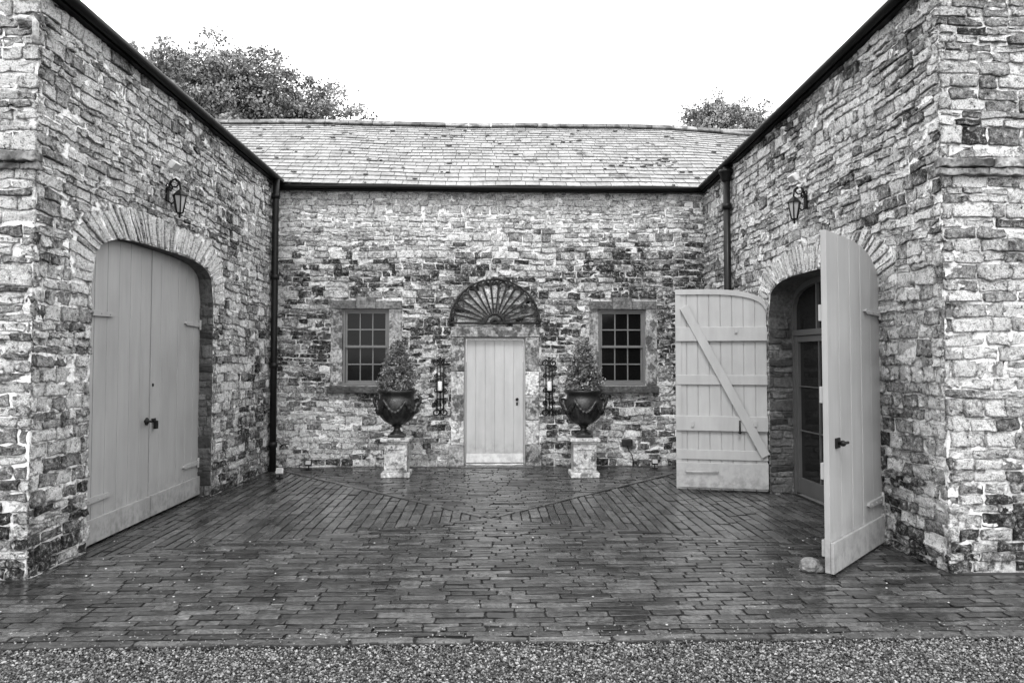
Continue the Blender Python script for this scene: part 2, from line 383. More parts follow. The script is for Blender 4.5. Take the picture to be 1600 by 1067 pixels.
# ------------------------------------------------------------ roof tiles
def roof(name,o,u,v,u0,u1,Ls,parent,mat,e0=.2,e1=.12,tw=(.2,.32),sag=lambda a,b:0):
    fr=Fr(o,u,v); mb=MB()
    k=16
    for i in range(k):
        a,b=u0+(u1-u0)*i/k,u0+(u1-u0)*(i+1)/k
        for c,d in ((0,Ls/2),(Ls/2,Ls)):
            mb.add([fr.p(a,c,-.02+sag(a,c)),fr.p(b,c,-.02+sag(b,c)),fr.p(b,d,-.02+sag(b,d)),fr.p(a,d,-.02+sag(a,d))],[(0,1,2,3)],1)
    w=0; row=0
    while w<Ls-.03:
        e=e0+(e1-e0)*w/Ls; a=u0-(row%2)*.11-U(0,.05); row+=1
        while a<u1:
            b=a+U(*tw); x0,x1=max(a,u0)+.0045,min(b,u1)-.0045
            if x1-x0>.03:
                l=e+.07; dz=U(-.0015,.0015); dw=U(-.004,.003); t=.014; lift=.02; tt=random.random()
                if random.random()<.04: dz+=.008; dw-=.02; tt*=.3
                P_=[]
                for n_off in (0,t):
                    for (x,y,hn) in ((x0,w+dw,lift+U(0,.002)),(x1,w+dw,lift+U(0,.002)),(x1,min(w+l,Ls),.002),(x0,min(w+l,Ls),.002)):
                        P_.append(fr.p(x,y,hn+n_off+dz+sag(x,y)))
                mb.add(P_,[(0,3,2,1),(4,5,6,7),(1,2,6,5),(2,3,7,6),(3,0,4,7)],0,False,tt)
                mb.add([P_[0],P_[1],P_[5],P_[4]],[(0,1,2,3)],1)
                pr_=.03+(.4 if (abs(x0-2.6)<.5 and abs(w-1.0)<.25) or (abs(x0+1.0)<.4 and abs(w-2.4)<.15) or (abs(x0-1.2)<.25 and abs(w-2.1)<.15) or (abs(x0-3.3)<.3 and abs(w-.5)<.15) else 0)
                if parent is main:
                    for _ in range(3):
                        if random.random()<pr_: # small cushions of moss caught on the tiles
                            c=fr.p(U(x0,x1),w+U(0,.12),lift+t+.008+sag(x0,w)); mb.ball(c,U(.015,.036),1,1,(1.7,1,.5),.25)
            a=b
        w+=e
    return mb.build(name,[mat,M['dresdark']],parent)

# ============================================================ SETTING
mb=MB(); mb.add([(-400,-400,-.03),(400,-400,-.03),(400,400,-.03),(-400,400,-.03)],[(0,1,2,3)])
tag(mb.build('ground',M['ground']),kind='structure')
mb=MB()
mb.box(G,-7,7,4.36,5.66,-.04,-.009); mb.box(G,-3.8,3.9,5.661,D+.25,-.04,-.0095)
tag(mb.build('paving_bed',M['bed']),kind='structure')
YC=7.72; XC=0.0; SB=3.6/3.85; SF=3.7/1.5
Q=[]; TN=[]; y=4.47
def loA(y):
    if y>YC: return -(y-YC)*SB
    if y>YC-1.5: return -(YC-y)*SF
    return -3.75 if y>5.62 else -6.8
while y<D+.1:
    h=U(.065,.105); c,d=y,min(y+h,D+.12)
    if c<YC<d: d=YC
    l0,l1=loA(c+1e-4),loA(d-1e-4)
    if c<5.64<d: l1=l0=-3.75
    r0,r1=-l0,-l1; a=max(l0,l1); e=min(r0,r1); xs=[a+U(.05,.3)]
    if e-a>.25:
        while xs[-1]<e-.22: xs.append(xs[-1]+U(.14,.40))
        if xs[-1]>e-.06: xs.pop()
        if not xs: xs=[(a+e)/2]
        Q.append([(l0,c),(xs[0],c),(xs[0],d),(l1,d)])
        for p,q in zip(xs,xs[1:]): Q.append([(p,c),(q,c),(q,d),(p,d)])
        Q.append([(xs[-1],c),(r0,c),(r1,d),(xs[-1],d)])
    else: Q.append([(l0,c),(r0,c),(r1,d),(l1,d)])
    y=d
TN=[random.random()**1.2 for _ in Q]
for sg in (-1,1):
    x=.0
    while x<3.75:
        h=U(.09,.125); c,d=x,x+h; rt=U(-.2,.2)
        l0,l1=YC-min(c/SF,1.5),YC-min(d/SF,1.5); r0,r1=min(D+.1,YC+c/SB),min(D+.1,YC+d/SB)
        a=max(l0,l1); e=min(r0,r1); ys=[a+U(.1,.35)]
        if e-a>.25:
            while ys[-1]<e-.22: ys.append(ys[-1]+U(.2,.42))
            if ys[-1]>e-.06: ys.pop()
            if not ys: ys=[(a+e)/2]
            segs=[((l0,l1),(ys[0],ys[0]))]+[((p,p),(q,q)) for p,q in zip(ys,ys[1:])]+[((ys[-1],ys[-1]),(r0,r1))]
        else: segs=[((l0,l1),(r0,r1))]
        for (p0,p1),(q0,q1) in segs:
            if sg>0: Q.append([(c,p0),(d,p1),(d,q1),(c,q0)])
            else: Q.append([(-d,p1),(-c,p0),(-c,q0),(-d,q1)])
            TN.append(min(1,max(0,U(.1,.8)+rt)))
        x=d
mb=MB(); stones(mb,G,Q,gap=.0024,h=(-.003,.003),mat=0,jit=.0034,n0=-.015,warp=.45,rough=.0006,tilt=.0011,edge=.003,tones=TN)
Q2=[]
for sg in (-1,1):
    t=0.1
    ux,uy=3.6,3.85; l=math.hypot(ux,uy); ux/=l; uy/=l
    while t<4.9:
        e=t+U(.25,.5); w=.045
        pts=[(sg*ux*t+w*uy*sg,YC+uy*t-w*ux),(sg*ux*e+w*uy*sg,YC+uy*e-w*ux),(sg*ux*e-w*uy*sg,YC+uy*e+w*ux),(sg*ux*t-w*uy*sg,YC+uy*t+w*ux)]
        if sg<0: pts=[pts[1],pts[0],pts[3],pts[2]]
        Q2.append(pts); t=e
stones(mb,G,Q2,gap=.004,h=(.006,.010),mat=0,jit=.003,n0=-.015,warp=0,rough=.001,tilt=.001,tones=[U(.3,.9) for _ in Q2])
tag(mb.build('paving',M['pave']),kind='structure')
mb=MB(); Q=[]; x=-7
while x<7:
    e=x+U(.3,.8); Q.append([(x,4.37),(e,4.37+U(-.01,.01)),(e,4.465),(x,4.465)]); x=e
stones(mb,G,Q,gap=.004,h=(-.003,.003),mat=0,jit=.006,n0=-.03,warp=0,rough=.002,tilt=.002)
tag(mb.build('kerb',M['kerb']),kind='structure')
IV=np.array([(1,0,0),(0,1,0),(-1,0,0),(0,-1,0),(.1,.1,1),(.1,-.1,-1),(.6,.6,.5),(-.6,-.6,.45)]); IF=np.array([(0,6,4),(6,1,4),(1,2,4),(2,7,4),(7,3,4),(3,0,4),(0,1,6),(2,3,7),(1,0,5),(2,1,5),(3,2,5),(0,3,5)])
def pebbles(mb,n,x0,x1,y0,y1,r,z=(-.02,.0),tpow=1.6):
    c=np.stack([rng.uniform(x0,x1,n),rng.uniform(y0,y1,n),rng.uniform(z[0],z[1],n)],1)
    s=rng.uniform(r[0],r[1],(n,1,1))*rng.uniform(.55,1.25,(n,1,3))
    v=IV[None]*s*(1+rng.normal(0,.12,(n,len(IV),1)))
    a=rng.uniform(0,6.28,(n,2)); ca,sa=np.cos(a),np.sin(a)
    x=v[...,0]*ca[:,:1]-v[...,1]*sa[:,:1]; yy=v[...,0]*sa[:,:1]+v[...,1]*ca[:,:1]; zz=v[...,2]
    y2=yy*ca[:,1:]-zz*sa[:,1:]; z2=yy*sa[:,1:]+zz*ca[:,1:]
    v=np.stack([x,y2,z2*.8],2)+c[:,None]
    f=(IF[None]+(np.arange(n)*len(IV))[:,None,None]).reshape(-1,3).tolist()
    mb.add(v.reshape(-1,3).tolist(),f,0,False,np.repeat(rng.uniform(0,1,n)**tpow,len(IV)).tolist())
mb=MB(); pebbles(mb,72000,-4.0,4.0,3.5,4.385,(.005,.0105),(-.026,-.006),2.4); pebbles(mb,700,-4.0,4.0,4.36,4.62,(.004,.008),(.002,.006),1.6)
tag(mb.build('gravel',M['pebble']),'wet grey gravel strip in front of the paved court','gravel',kind='stuff')
mb=MB()
for i in range(620):
    x=U(-3.4,3.4); y=U(4.5,11)
    if random.random()<.5: x=random.choice((-1,1))*U(1.8,3.5); y=U(4.6,7)
    s=U(.004,.011); a=U(0,6.28); t=random.random()
    mb.add([(x+s*math.cos(a),y+s*math.sin(a),.012),(x+s*.5*math.cos(a+1.6),y+s*.5*math.sin(a+1.6),.016),(x-s*math.cos(a),y-s*math.sin(a),.013),(x+s*.5*math.cos(a-1.6),y+s*.5*math.sin(a-1.6),.01)],[(0,1,2,3)],0,False,t)
tag(mb.build('leaf_litter',M['litter']),'small bits of fallen leaf scattered over the wet paving','leaf litter',kind='stuff')

# ============================================================ BACK BUILDING
ZB=4.40
main=empty('stone_building',(0,D,0),'low tiled stone range across the back with grey door and two sash windows','building')
wins=[(535,608,517,628),(935,1009,921,1026)]
WZ0=B.hit(570,603)[1]; WZ1=B.hit(570,483)[1]
DU0,DU1=B.hit(725,620)[0],B.hit(821,620)[0]; DZ=B.hit(773,527)[1]
ops=[]; exr=[]
for a,b,c,d in wins:
    ops.append(dict(u0=B.hit(a,540)[0],u1=B.hit(b,540)[0],zb=WZ0,top=lambda u:WZ1)); exr.append((B.hit(c,540)[0],B.hit(d,540)[0],WZ0-.09,WZ1+.14))
ops.append(dict(u0=DU0,u1=DU1,zb=0,top=lambda u:DZ)); exr.append((B.hit(705,620)[0],B.hit(842,620)[0],0,DZ+.17))
def exB(z): return [(a,b) for a,b,c,d in exr if c<z<d]
mb=MB(); sheet(mb,B,-3.7,3.8,0,lambda u:ZB,ops,0,.14)
stones(mb,B,rubble(-3.36,3.48,0.0,ZB,exB,band=(.07,.14),wid=(.09,.28)),gap=.0052,h=(.001,.020),mat=1,jit=.0055,rough=.0035)
mb.build('wall',[M['mb'],M['sb']],main)
for wi,((a,b,c,d),op) in enumerate(zip(wins,ops)):
    u0,u1=op['u0'],op['u1']; U0,U1=B.hit(c,540)[0],B.hit(d,540)[0]
    mb=MB()
    zs=[WZ0,WZ0+.55+U(-.06,.1),WZ1]
    for x0,x1 in ((U0,u0),(u1,U1)):
        for p,q in zip(zs,zs[1:]): mb.box(B,x0,x1,p+.001,q-.001,-.13,.022+U(0,.004),0,U(.3,.8),j=.002)
    mb.box(B,U0+.0,(u0+u1)/2-.16,WZ1+.002,WZ1+.135,-.13,.03,1,U(.4,1),j=.002)
    mb.box(B,(u0+u1)/2-.157,(u0+u1)/2+.157,WZ1+.002,WZ1+.19,-.13,.045,1,U(.5,1),j=.002)
    mb.box(B,(u0+u1)/2+.16,U1,WZ1+.002,WZ1+.135,-.13,.03,1,U(.4,1),j=.002)
    mb.build('window_surround',[M['dress'],M['dresdark']],main,.008)
    mb=MB(); f=.035
    mb.box(B,u0+.001,u0+f,WZ0,WZ1-.001,-.12,-.03); mb.box(B,u1-f,u1-.001,WZ0,WZ1-.001,-.12,-.03)
    mb.box(B,u0+f,u1-f,WZ1-f,WZ1-.001,-.12,-.032); mb.box(B,u0+f,u1-f,WZ0,WZ0+.045,-.12,-.02)
    w=mb.build('window',M['frame'],main,.003); zm=(WZ0+WZ1)/2+.01
    for (z0,z1,n) in ((zm-.015,WZ1-f,-.05),(WZ0+.045,zm+.02,-.08)):
        mb=MB(); s=.032; x0,x1=u0+f+.001,u1-f-.001
        mb.box(B,x0,x0+s,z0,z1,n-.03,n); mb.box(B,x1-s,x1,z0,z1,n-.03,n)
        mb.box(B,x0+s,x1-s,z1-s,z1-.001,n-.03,n-.002); mb.box(B,x0+s,x1-s,z0+.001,z0+s+.006,n-.03,n-.002)
        for k in (1,2):
            xx=x0+s+(x1-x0-2*s)*k/3; mb.box(B,xx-.010,xx+.010,z0+s,z1-s,n-.018,n-.003)
        zz=(z0+z1)/2; mb.box(B,x0+s,x1-s,zz-.010,zz+.010,n-.017,n-.004)
        mb.build('sash',M['frame'],w,.002)
        mb=MB(); mb.box(B,x0+.01,x1-.01,z0+.01,z1-.01,n-.026,n-.02); mb.build('pane',M['glass'],w)
    mb=MB(); mb.prism(B,[(B.hit(c-5,610)[0],WZ0-.11),(U1-.03 if wi==0 else U1+.01,WZ0-.11),(U1-.03 if wi==0 else U1+.01,WZ0-.003),(B.hit(c-5,610)[0],WZ0-.003)],-.12,.09,0,.1)
    mb.build('window_sill',M['dresdark'],main,.01)
mb=MB(); J0,J1=B.hit(705,620)[0],B.hit(842,620)[0]
zs=[.0,.34,.72,1.12,1.5,DZ]
for sgn,(x0,x1) in enumerate(((J0,DU0),(DU1,J1))):
    for i,(p,q) in enumerate(zip(zs,zs[1:])):
        ex=.035 if i==0 else 0; mm=1 if i in (1,3) else 0
        mb.box(B,x0-(ex if sgn==0 else 0),x1+(ex if sgn==1 else 0),p+.002,q-.002,-.13,.03+ex+U(0,.006),mm,U(.4,1),j=.003)
mb.box(B,J0-.01,J1+.01,DZ+.003,DZ+.16,-.13,.045,0,.3,j=.002)
mb.build('door_surround',[M['dress'],M['dresslight'],M['dresdark']],main,.01)
mb=MB(); mb.box(B,DU0-.04,DU1+.12,-.02,.02,-.14,.2); mb.build('door_step',M['kerb'],main,.008)
mb=MB(); f=.03
mb.box(B,DU0+.001,DU0+f,.02,DZ-.001,-.13,-.05,1); mb.box(B,DU1-f,DU1-.001,.02,DZ-.001,-.13,-.05,1); mb.box(B,DU0+f,DU1-f,DZ-f,DZ-.001,-.13,-.052,1)
np_=6; x0,x1=DU0+f+.003,DU1-f-.003
for k in range(np_):
    a,b=x0+(x1-x0)*k/np_,x0+(x1-x0)*(k+1)/np_; mb.box(B,a+.002,b-.002,.04,DZ-f-.003,-.11,-.07)
mb.box(B,x0,x1,.04,DZ-f-.004,-.1,-.079)
dr=mb.build('door',[M['paintB'],M['paint']],main,.003)
mb=MB(); mb.prism(Fr((x0,D,0),(0,-1,0)),[(-.1,.05),(-.01,.05),(-.01,.06),(-.066,.19),(-.1,.19)],0,-(x1-x0)); mb.build('weatherboard',M['paintB'],dr,.003)
hx,hz=B.hit(808,624)
mb=MB(); mb.tube([B.p(hx,hz,-.072),B.p(hx,hz,-.02)],.01); mb.ball(B.p(hx,hz,-.02),.026); mb.build('door_knob',M['iron'],dr)
mb=MB(); mb.box(B,hx-.014,hx+.014,hz-.1,hz-.05,-.072,-.066); mb.build('keyhole_plate',M['iron'],dr)
fx,fz=FAN; mb=MB(); fz+=.03; RR=B.hit(843,500)[0]-fx
def fp(a,r,n=.06): return B.p(fx+r*math.cos(a),fz+r*math.sin(a)*.98,n)
mb.tube([fp(math.pi*i/24,RR*.2) for i in range(25)],.022,6)
mb.tube([fp(math.pi*i/24,RR*.08) for i in range(25)],.03,6)
mb.tube([fp(math.pi*i/60,RR*(.99+U(-.008,.008))) for i in range(61)],[.018*U(.8,1.25) for i in range(61)],6)
mb.tube([fp(0,RR*1.0),fp(math.pi,RR*1.0)],.018,6)
ns_=15
for i in range(1,ns_):
    a=math.pi*i/ns_; c_,s_=math.cos(a),math.sin(a)
    def rp_(r,w): return (fx+r*c_-w*s_,fz+(r*s_+w*c_)*.98)
    mb.prism(B,[rp_(RR*.18,-.010),rp_(RR*.94,-.020),rp_(RR*.99,-.01),rp_(RR*.99,.01),rp_(RR*.94,.020),rp_(RR*.18,.010)],.04,.07)
for i in range(ns_):
    a0,a1=math.pi*i/ns_,math.pi*(i+1)/ns_
    mb.tube([fp(a0+(a1-a0)*k/8,RR*(.87+.08*math.sin(math.pi*k/8))) for k in range(9)],.012,5)
for a in (0.12,math.pi/2,math.pi-.12): mb.tube([fp(a,RR*.99,.0),fp(a,RR*.99,.06)],.008,5)
tag(mb.build('fan_grille',M['fan'],main),'dark weathered sunburst fan above the back door')
cz,sz=math.cos(R(34.5)),math.sin(R(34.5)); RO=(0,D-.2,4.43); RLn=3.2
def smooth(x,a,b): t=min(1,max(0,(x-a)/(b-a))); return t*t*(3-2*t)
def sagB(a,b): return -.14*smooth(a,3.3,5.2)*min(1,b/RLn)+.012*math.sin(a*1.3)+.006*math.sin(a*3.1+b*2)-.03*math.exp(-((a-1.0)/2)**2)
roof('roof',RO,(1,0,0),(0,cz,sz),-5.9,5.9,RLn,main,M['tile'],.19,.12,(.17,.25),sagB)
rf=Fr(RO,(1,0,0),(0,cz,sz)); mb=MB(); a=-5.9
while a<5.9:
    b=a+U(.42,.5); c=U(-.006,.006)
    pa,pb=a+.005,b-.005
    pr=[(-.15,.0),(-.09,.075),(0,.105),(.09,.075),(.15,0)]; v=[]
    for xx in (pa,pb):
        base=rf.p(xx,RLn,sagB(xx,RLn)+.01)
        for (dy,dz) in pr: v.append((base[0],base[1]+dy,base[2]+dz-.02+c))
        for (dy,dz) in pr: v.append((base[0],base[1]+dy*.85,base[2]+dz*.85-.04+c))
    f_=[(i,i+1,i+11,i+10) for i in range(4)]+[(0,5,15,10)]+[(4,9,19,14)]+[(i,i+1,i+6,i+5) for i in range(4)]+[(i+10,i+11,i+16,i+15) for i in range(4)]
    mb.add(v,f_,0,False,random.random())
    a=b
mb.build('ridge',M['ridge'],main)
top=rf.p(0,RLn,0)
mb=MB(); mb.box(Fr((0,top[1]+2.6,4.43),(-1,0,0),(0,-cz,sz)),-5.9,5.9,0,RLn-.02,-.05,0); mb.build('rear_slope',M['tile'],main)
mb=MB(); mb.box(B,-3.33,3.42,4.37,4.44,-.0,.13,0); mb.build('fascia',M['black'],main)
gl,gr_=-3.26,3.36
mb=MB(); mb.tube([(gl+(gr_-gl)*i/8,D-.2,4.40+.006*math.sin(i)) for i in range(9)],.032,10)
mb.build('gutter',M['black'],main)

# ============================================================ WINGS
def leaf(name,parent,fr,w,top,mat,npl,label,z0=.03,th=.035,n0=0,g=.0035):
    mb=MB()
    for k in range(npl):
        a,b=w*k/npl+g,w*(k+1)/npl-g
        tp=[(b+(a-b)*i/5,top(b+(a-b)*i/5)) for i in range(6)]
        mb.prism(fr,[(a,z0),(b,z0)]+tp,n0,n0+th+U(-.0015,.0015))
    n=14; mb.prism(fr,[(.004,z0+.01),(w-.004,z0+.01)]+[((w-.004)+(.008-w)*i/n,top((w-.004)+(.008-w)*i/n)-.01) for i in range(n+1)],n0+.008,n0+th-.012)
    o=mb.build(name,mat,parent,.004); o['label']=label; return o
def strap(parent,fr,u0,u1,z,n,mat,h=.06):
    s=1 if u1>u0 else -1
    mb=MB(); mb.prism(fr,[(u0,z-h/2),(u1-.05*s,z-h*.36),(u1,z),(u1-.05*s,z+h*.36),(u0,z+h/2)],n,n+.022)
    mb.tube([fr.p(u0+.01*s,z-.06,n+.014),fr.p(u0+.01*s,z+.06,n+.014)],.016)
    for k in (.2,.5,.8): mb.ball(fr.p(u0+(u1-u0)*k,z,n+.022),.009,sub=1)
    mb.build('hinge',mat,parent,.002)
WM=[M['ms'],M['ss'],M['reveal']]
SB_=dict(band=(.075,.15),wid=(.08,.26)); ST_=dict(gap=.0052,h=(.001,.026),mat=1,jit=.0065,rough=.0045)
# ---------------- left wing
a0=L.hit(139,640)[0]; a1=L.hit(331,640)[0]
SPL=2.38; RIL=2.87-SPL
lw=empty('stone_building',(-5.5,YF_L,0),'left stone wing with a pair of closed grey arched doors facing the court','building')
_,gz1=L.hit(437,282,.1); _,gz0=L.hit(110,0,.1); ua,_=L.hit(437,282,.1); ub,_=L.hit(110,0,.1)
def gzL(u): return gz0+(gz1-gz0)*(u-ub)/(ua-ub)
archL=arch(1,SPL,RIL)
def topL(u): return archL((u-(a0+a1)/2)/((a1-a0)/2))
mb=MB(); ring=.33; exl=ring_excl(a0,a1,SPL,RIL,ring)
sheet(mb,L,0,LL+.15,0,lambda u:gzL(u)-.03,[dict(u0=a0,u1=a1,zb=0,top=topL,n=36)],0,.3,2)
stones(mb,L,rubble(0.0,LL,0.0,5,exl,lambda u:gzL(u)-.04,**SB_),**ST_)
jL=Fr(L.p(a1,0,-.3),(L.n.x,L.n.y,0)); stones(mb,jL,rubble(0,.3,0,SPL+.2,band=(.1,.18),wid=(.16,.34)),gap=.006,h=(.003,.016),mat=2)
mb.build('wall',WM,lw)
def gabL(u): return gz0-.05+.68*min(max(0,5.4-u),max(0,u))
mb=MB(); sheet(mb,LF,0,5.4,0,gabL,[],0)
stones(mb,LF,rubble(3.0,5.41,0,6.4,zmax=gabL,band=(.09,.18),wid=(.12,.32)),**ST_)
mb.build('wall',WM,lw)
zc0=RF.hit(1520,276)[1]; zc1=RF.hit(1520,250)[1]
def course(fr,x0,x1,parent):
    mb=MB(); zm=(zc0+zc1)/2-.01
    for (za,zb_,pj) in ((zc0,zm-.001,.045),(zm+.001,zc1,.07)):
        x=x0
        while x<x1-.05:
            e=min(x+U(.25,.55),x1)
            n=10; a_=pj+U(0,.02)
            tp=[(e-.003+(x-e+.006)*i/n,zb_+U(-.014,.006)) for i in range(n+1)]; bt=[(x+.003+(e-x-.006)*i/n,za+U(-.006,.012)) for i in range(n+1)]
            mb.prism(fr,bt+tp,-.02,a_,0,U(0,1)); x=e
    return mb.build('string_course',M['ledge'],parent,.014,2)
course(LF,2.5,5.45,lw)
arch_stones('arch',L,a0,a1,SPL,RIL,ring,44,lw,WM)
dxp=-3.65; yA=L.p(a0,0)[1]-.03; yB=L.p(a1,0)[1]+.03
pL=Fr((dxp,yA,0),(0,1,0)); wl=(yB-yA)/2; apL=wl
lf=[]
lf.append(leaf('door',lw,pL,wl-.008,lambda u:archL((u-apL)/apL)-.006,M['paintL'],6,'closed near leaf of the left arched doors',g=.0045))
pL2=Fr((dxp,yA+wl+.008,0),(0,1,0))
lf.append(leaf('door',lw,pL2,wl-.012,lambda u:archL((u+.004)/apL)-.006,M['paintL'],6,'closed far leaf of the left arched doors, with padlock',g=.0045))
for fr,o,hu in ((pL,lf[0],0),(pL2,lf[1],wl-.01)):
    mb=MB(); mb.prism(fr,[(.0,.03),(wl-.014,.03),(wl-.014,.25),(0,.25)],.036,.065); mb.build('kickboard',M['paintL'],o,.004)
    for z in (.42,2.12): strap(o,fr,hu+(.05 if hu==0 else -.05),hu+(.55 if hu==0 else -.5),z,.036,M['paintL'])
hu,hz=pL.hit(238,657,.05); hu=wl-.07
mb=MB(); mb.tube([pL.p(hu,hz,.034),pL.p(hu,hz,.085),pL.p(hu-.1,hz+.01,.09)],.013); mb.ball(pL.p(hu-.11,hz+.01,.09),.026); mb.tube([pL.p(hu,hz,.036),pL.p(hu,hz,.046)],.04,12); mb.build('handle',M['iron'],lf[0])
mb=MB(); mb.box(pL2,.03,.12,hz-.02,hz+.02,.036,.046); mb.tube([pL2.p(.05,hz,.045),pL2.p(.05,hz-.01,.08),pL2.p(.08,hz-.01,.08),pL2.p(.08,hz,.045)],.006); mb.box(pL2,.04,.09,hz-.09,hz-.005,.055,.085); mb.build('padlock',M['iron'],lf[1],.004)
mb=MB(); mb.tube([pL2.p(.05,hz+.38,.034),pL2.p(.05,hz+.38,.042)],.018); mb.build('keyhole',M['iron'],lf[1])
mb=MB(); mb.add([pL.p(-.15,-.0,-.03),pL.p(2.9,0,-.03),pL.p(2.9,3,-.03),pL.p(-.15,3,-.03)],[(0,1,2,3)]); mb.build('door_backing',M['black'],lw)
cz2,sz2=math.cos(R(34)),math.sin(R(34))
roof('roof',L.p(-.1,gzL(0)+.02,.06),(XL1-XL0,D-YF_L,gzL(LL)-gzL(0)),(-cz2,0,sz2),0,8.0,3.3,lw,M['tile'],.3,.3,(.3,.45))
mb=MB(); mb.box(Fr((-8.97,YF_L-.1,gz0),(0,-1,0),(cz2,0,sz2)),-8,0,0,3.28,-.04,0); mb.build('rear_slope',M['tile'],lw)
mb=MB(); mb.tube([L.p(u,gzL(u),.11) for u in np.linspace(-.1,LL-.05,10)],.045,10); mb.build('gutter',M['black'],lw)
def fascia(fr,gz,ua,ub,par):
    mb=MB(); mb.add([fr.p(u,gz(u)+dz,dn) for u in (ua,ub) for dz,dn in ((-.05,0.0),(-.05,.07),(.05,.07),(.05,0))],[(0,1,5,4),(1,2,6,5),(2,3,7,6),(3,0,4,7),(0,1,2,3),(4,5,6,7)]); mb.build('fascia',M['black'],par)
fascia(L,gzL,-.05,LL-.02,lw)
qu,_=L.hit(428.5,500,.09); mb=MB()
mb.tube([L.p(qu,gzL(qu)-.02,.1),L.p(qu,4.1,.09),L.p(qu,2,.09),L.p(qu,.0,.09)],.05,12)
for z in (4.2,2.95,1.6,.4): mb.tube([L.p(qu,z-.04,.09),L.p(qu,z+.04,.09)],.066,12)
mb.build('downpipe',M['pipebl'],lw)
# ---------------- right wing
SPR,RIR=2.22,.46
rw=empty('stone_building',(5.5,YF_R,0),'right stone wing with its pair of arched doors standing open','building')
b0,b1=2.44,4.86
ua2,gr1=RW.hit(1092,297,.1); ub2,gr0=RW.hit(1400,0,.1)
def gzR(u): return gr1+(gr0-gr1)*(u-ua2)/(ub2-ua2)
archR=arch(1,SPR,RIR)
def topR(u): return archR((u-(b0+b1)/2)/((b1-b0)/2))
exr_=ring_excl(b0,b1,SPR,RIR,.33)
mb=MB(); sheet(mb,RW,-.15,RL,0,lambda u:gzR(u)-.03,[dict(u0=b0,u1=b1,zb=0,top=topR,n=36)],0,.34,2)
stones(mb,RW,rubble(0,RL,0.0,5.3,exr_,lambda u:gzR(u)-.04,**SB_),**ST_)
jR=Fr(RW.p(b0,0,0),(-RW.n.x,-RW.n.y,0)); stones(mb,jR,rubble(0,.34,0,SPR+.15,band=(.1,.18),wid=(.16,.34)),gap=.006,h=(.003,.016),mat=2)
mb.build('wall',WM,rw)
def gabR(u): return gzR(RL)-.05+.68*min(u,5.4-u)
mb=MB(); sheet(mb,RF,0,5.4,0,gabR,[],0)
stones(mb,RF,rubble(-.01,2.6,0,6.6,zmax=gabR,band=(.10,.19),wid=(.12,.32)),**ST_)
mb.build('wall',WM,rw)
course(RF,-.05,2.8,rw)
arch_stones('arch',RW,b0,b1,SPR,RIR,.33,42,rw,WM)
roof('roof',RW.p(-1.9,gzR(-1.9)+.02,.06),(XR1-XR0,YF_R-D,gzR(RL)-gzR(0)),(cz2,0,sz2),0,7.8,3.2,rw,M['tile'],.3,.3,(.3,.45))
mb=MB(); mb.box(Fr((9.1,YF_R-.1,gzR(RL)),(0,1,0),(-cz2,0,sz2)),0,7.8,0,3.28,-.04,0); mb.build('rear_slope',M['tile'],rw)
mb=MB(); mb.tube([RW.p(u,gzR(u),.11) for u in np.linspace(.1,RL+.1,10)],.045,10); mb.build('gutter',M['black'],rw)
fascia(RW,gzR,.02,RL+.05,rw)
du,_=RW.hit(1136,350,.09); mb=MB()
mb.tube([RW.p(du,gzR(du)-.05,.09),RW.p(du,2,.09),RW.p(du,.0,.09)],.05,12)
for z in (3.9,2.6,1.2): mb.tube([RW.p(du,z-.04,.09),RW.p(du,z+.04,.09)],.066,12)
q=RW.p(du,0,.1); mb.lathe((q[0],q[1],gzR(du)-.26),[(.05,0),(.065,.03),(.09,.12),(.105,.13),(.105,.17)],12); mb.build('downpipe',M['pipebl'],rw)
fx0,fy0=gnd(1057,766); hx0=RW.p(b0,0,.02)
W2=math.hypot(hx0[0]-fx0,hx0[1]-fy0)
Lf=Fr((fx0,fy0,0),(hx0[0]-fx0,hx0[1]-fy0,0))
def topf(u): return arch(1,2.22,.38)(min(1,u/W2))
o=leaf('door',rw,Lf,W2-.01,topf,M['paint'],8,'far open leaf of the right doors, showing ledges and diagonal brace',g=.0045)
def lz(py): return Lf.hit(1130,py,.03)[1]
def ledge(p,q,n1=.068,u0=.0,u1=W2-.01):
    mb=MB(); mb.box(Lf,u0,u1,lz(q),lz(p),.036,n1); mb.build('ledge',M['paint'],o,.004)
ledge(511,533,.075); ledge(586,601,.06); ledge(650,673,.075); ledge(723,762,.06); ledge(703,718,.055)
mb=MB(); n=24
for i in range(n):
    ua_,ub_=(W2-.012)*i/n,(W2-.012)*(i+1)/n
    mb.prism(Lf,[(ua_,topf(ua_)-.07),(ub_,topf(ub_)-.07),(ub_,topf(ub_)-.002),(ua_,topf(ua_)-.002)],.036,.058)
mb.box(Lf,.0,.07,.04,topf(0)-.075,.036,.05); mb.build('door_rim',M['paint'],o)
a=Vector(Lf.hit(1068,480,.03)); b=Vector(Lf.hit(1196,712,.03)); d=(b-a).normalized(); n_=Vector((-d.y,d.x))*.055
mb=MB(); mb.prism(Lf,[tuple(a-n_),tuple(b-n_),tuple(b+n_),tuple(a+n_)],.036,.09); mb.build('brace',M['paint'],o,.004)
for x,y in ((1150,516),(1082,662),(1180,662)):
    mb=MB(); a=Lf.hit(x,y,.075); mb.box(Lf,a[0]-.018,a[0]+.018,a[1]-.035,a[1]+.03,.076,.095); mb.build('bracket',M['paint'],o)
mb=MB(); a=Lf.hit(1156,668,.085); mb.tube([Lf.p(a[0],a[1]+.09,.1),Lf.p(a[0],a[1]-.06,.1)],.011); mb.ball(Lf.p(a[0],a[1]-.06,.1),.022,sub=1)
mb.build('bolt',M['iron'],o)
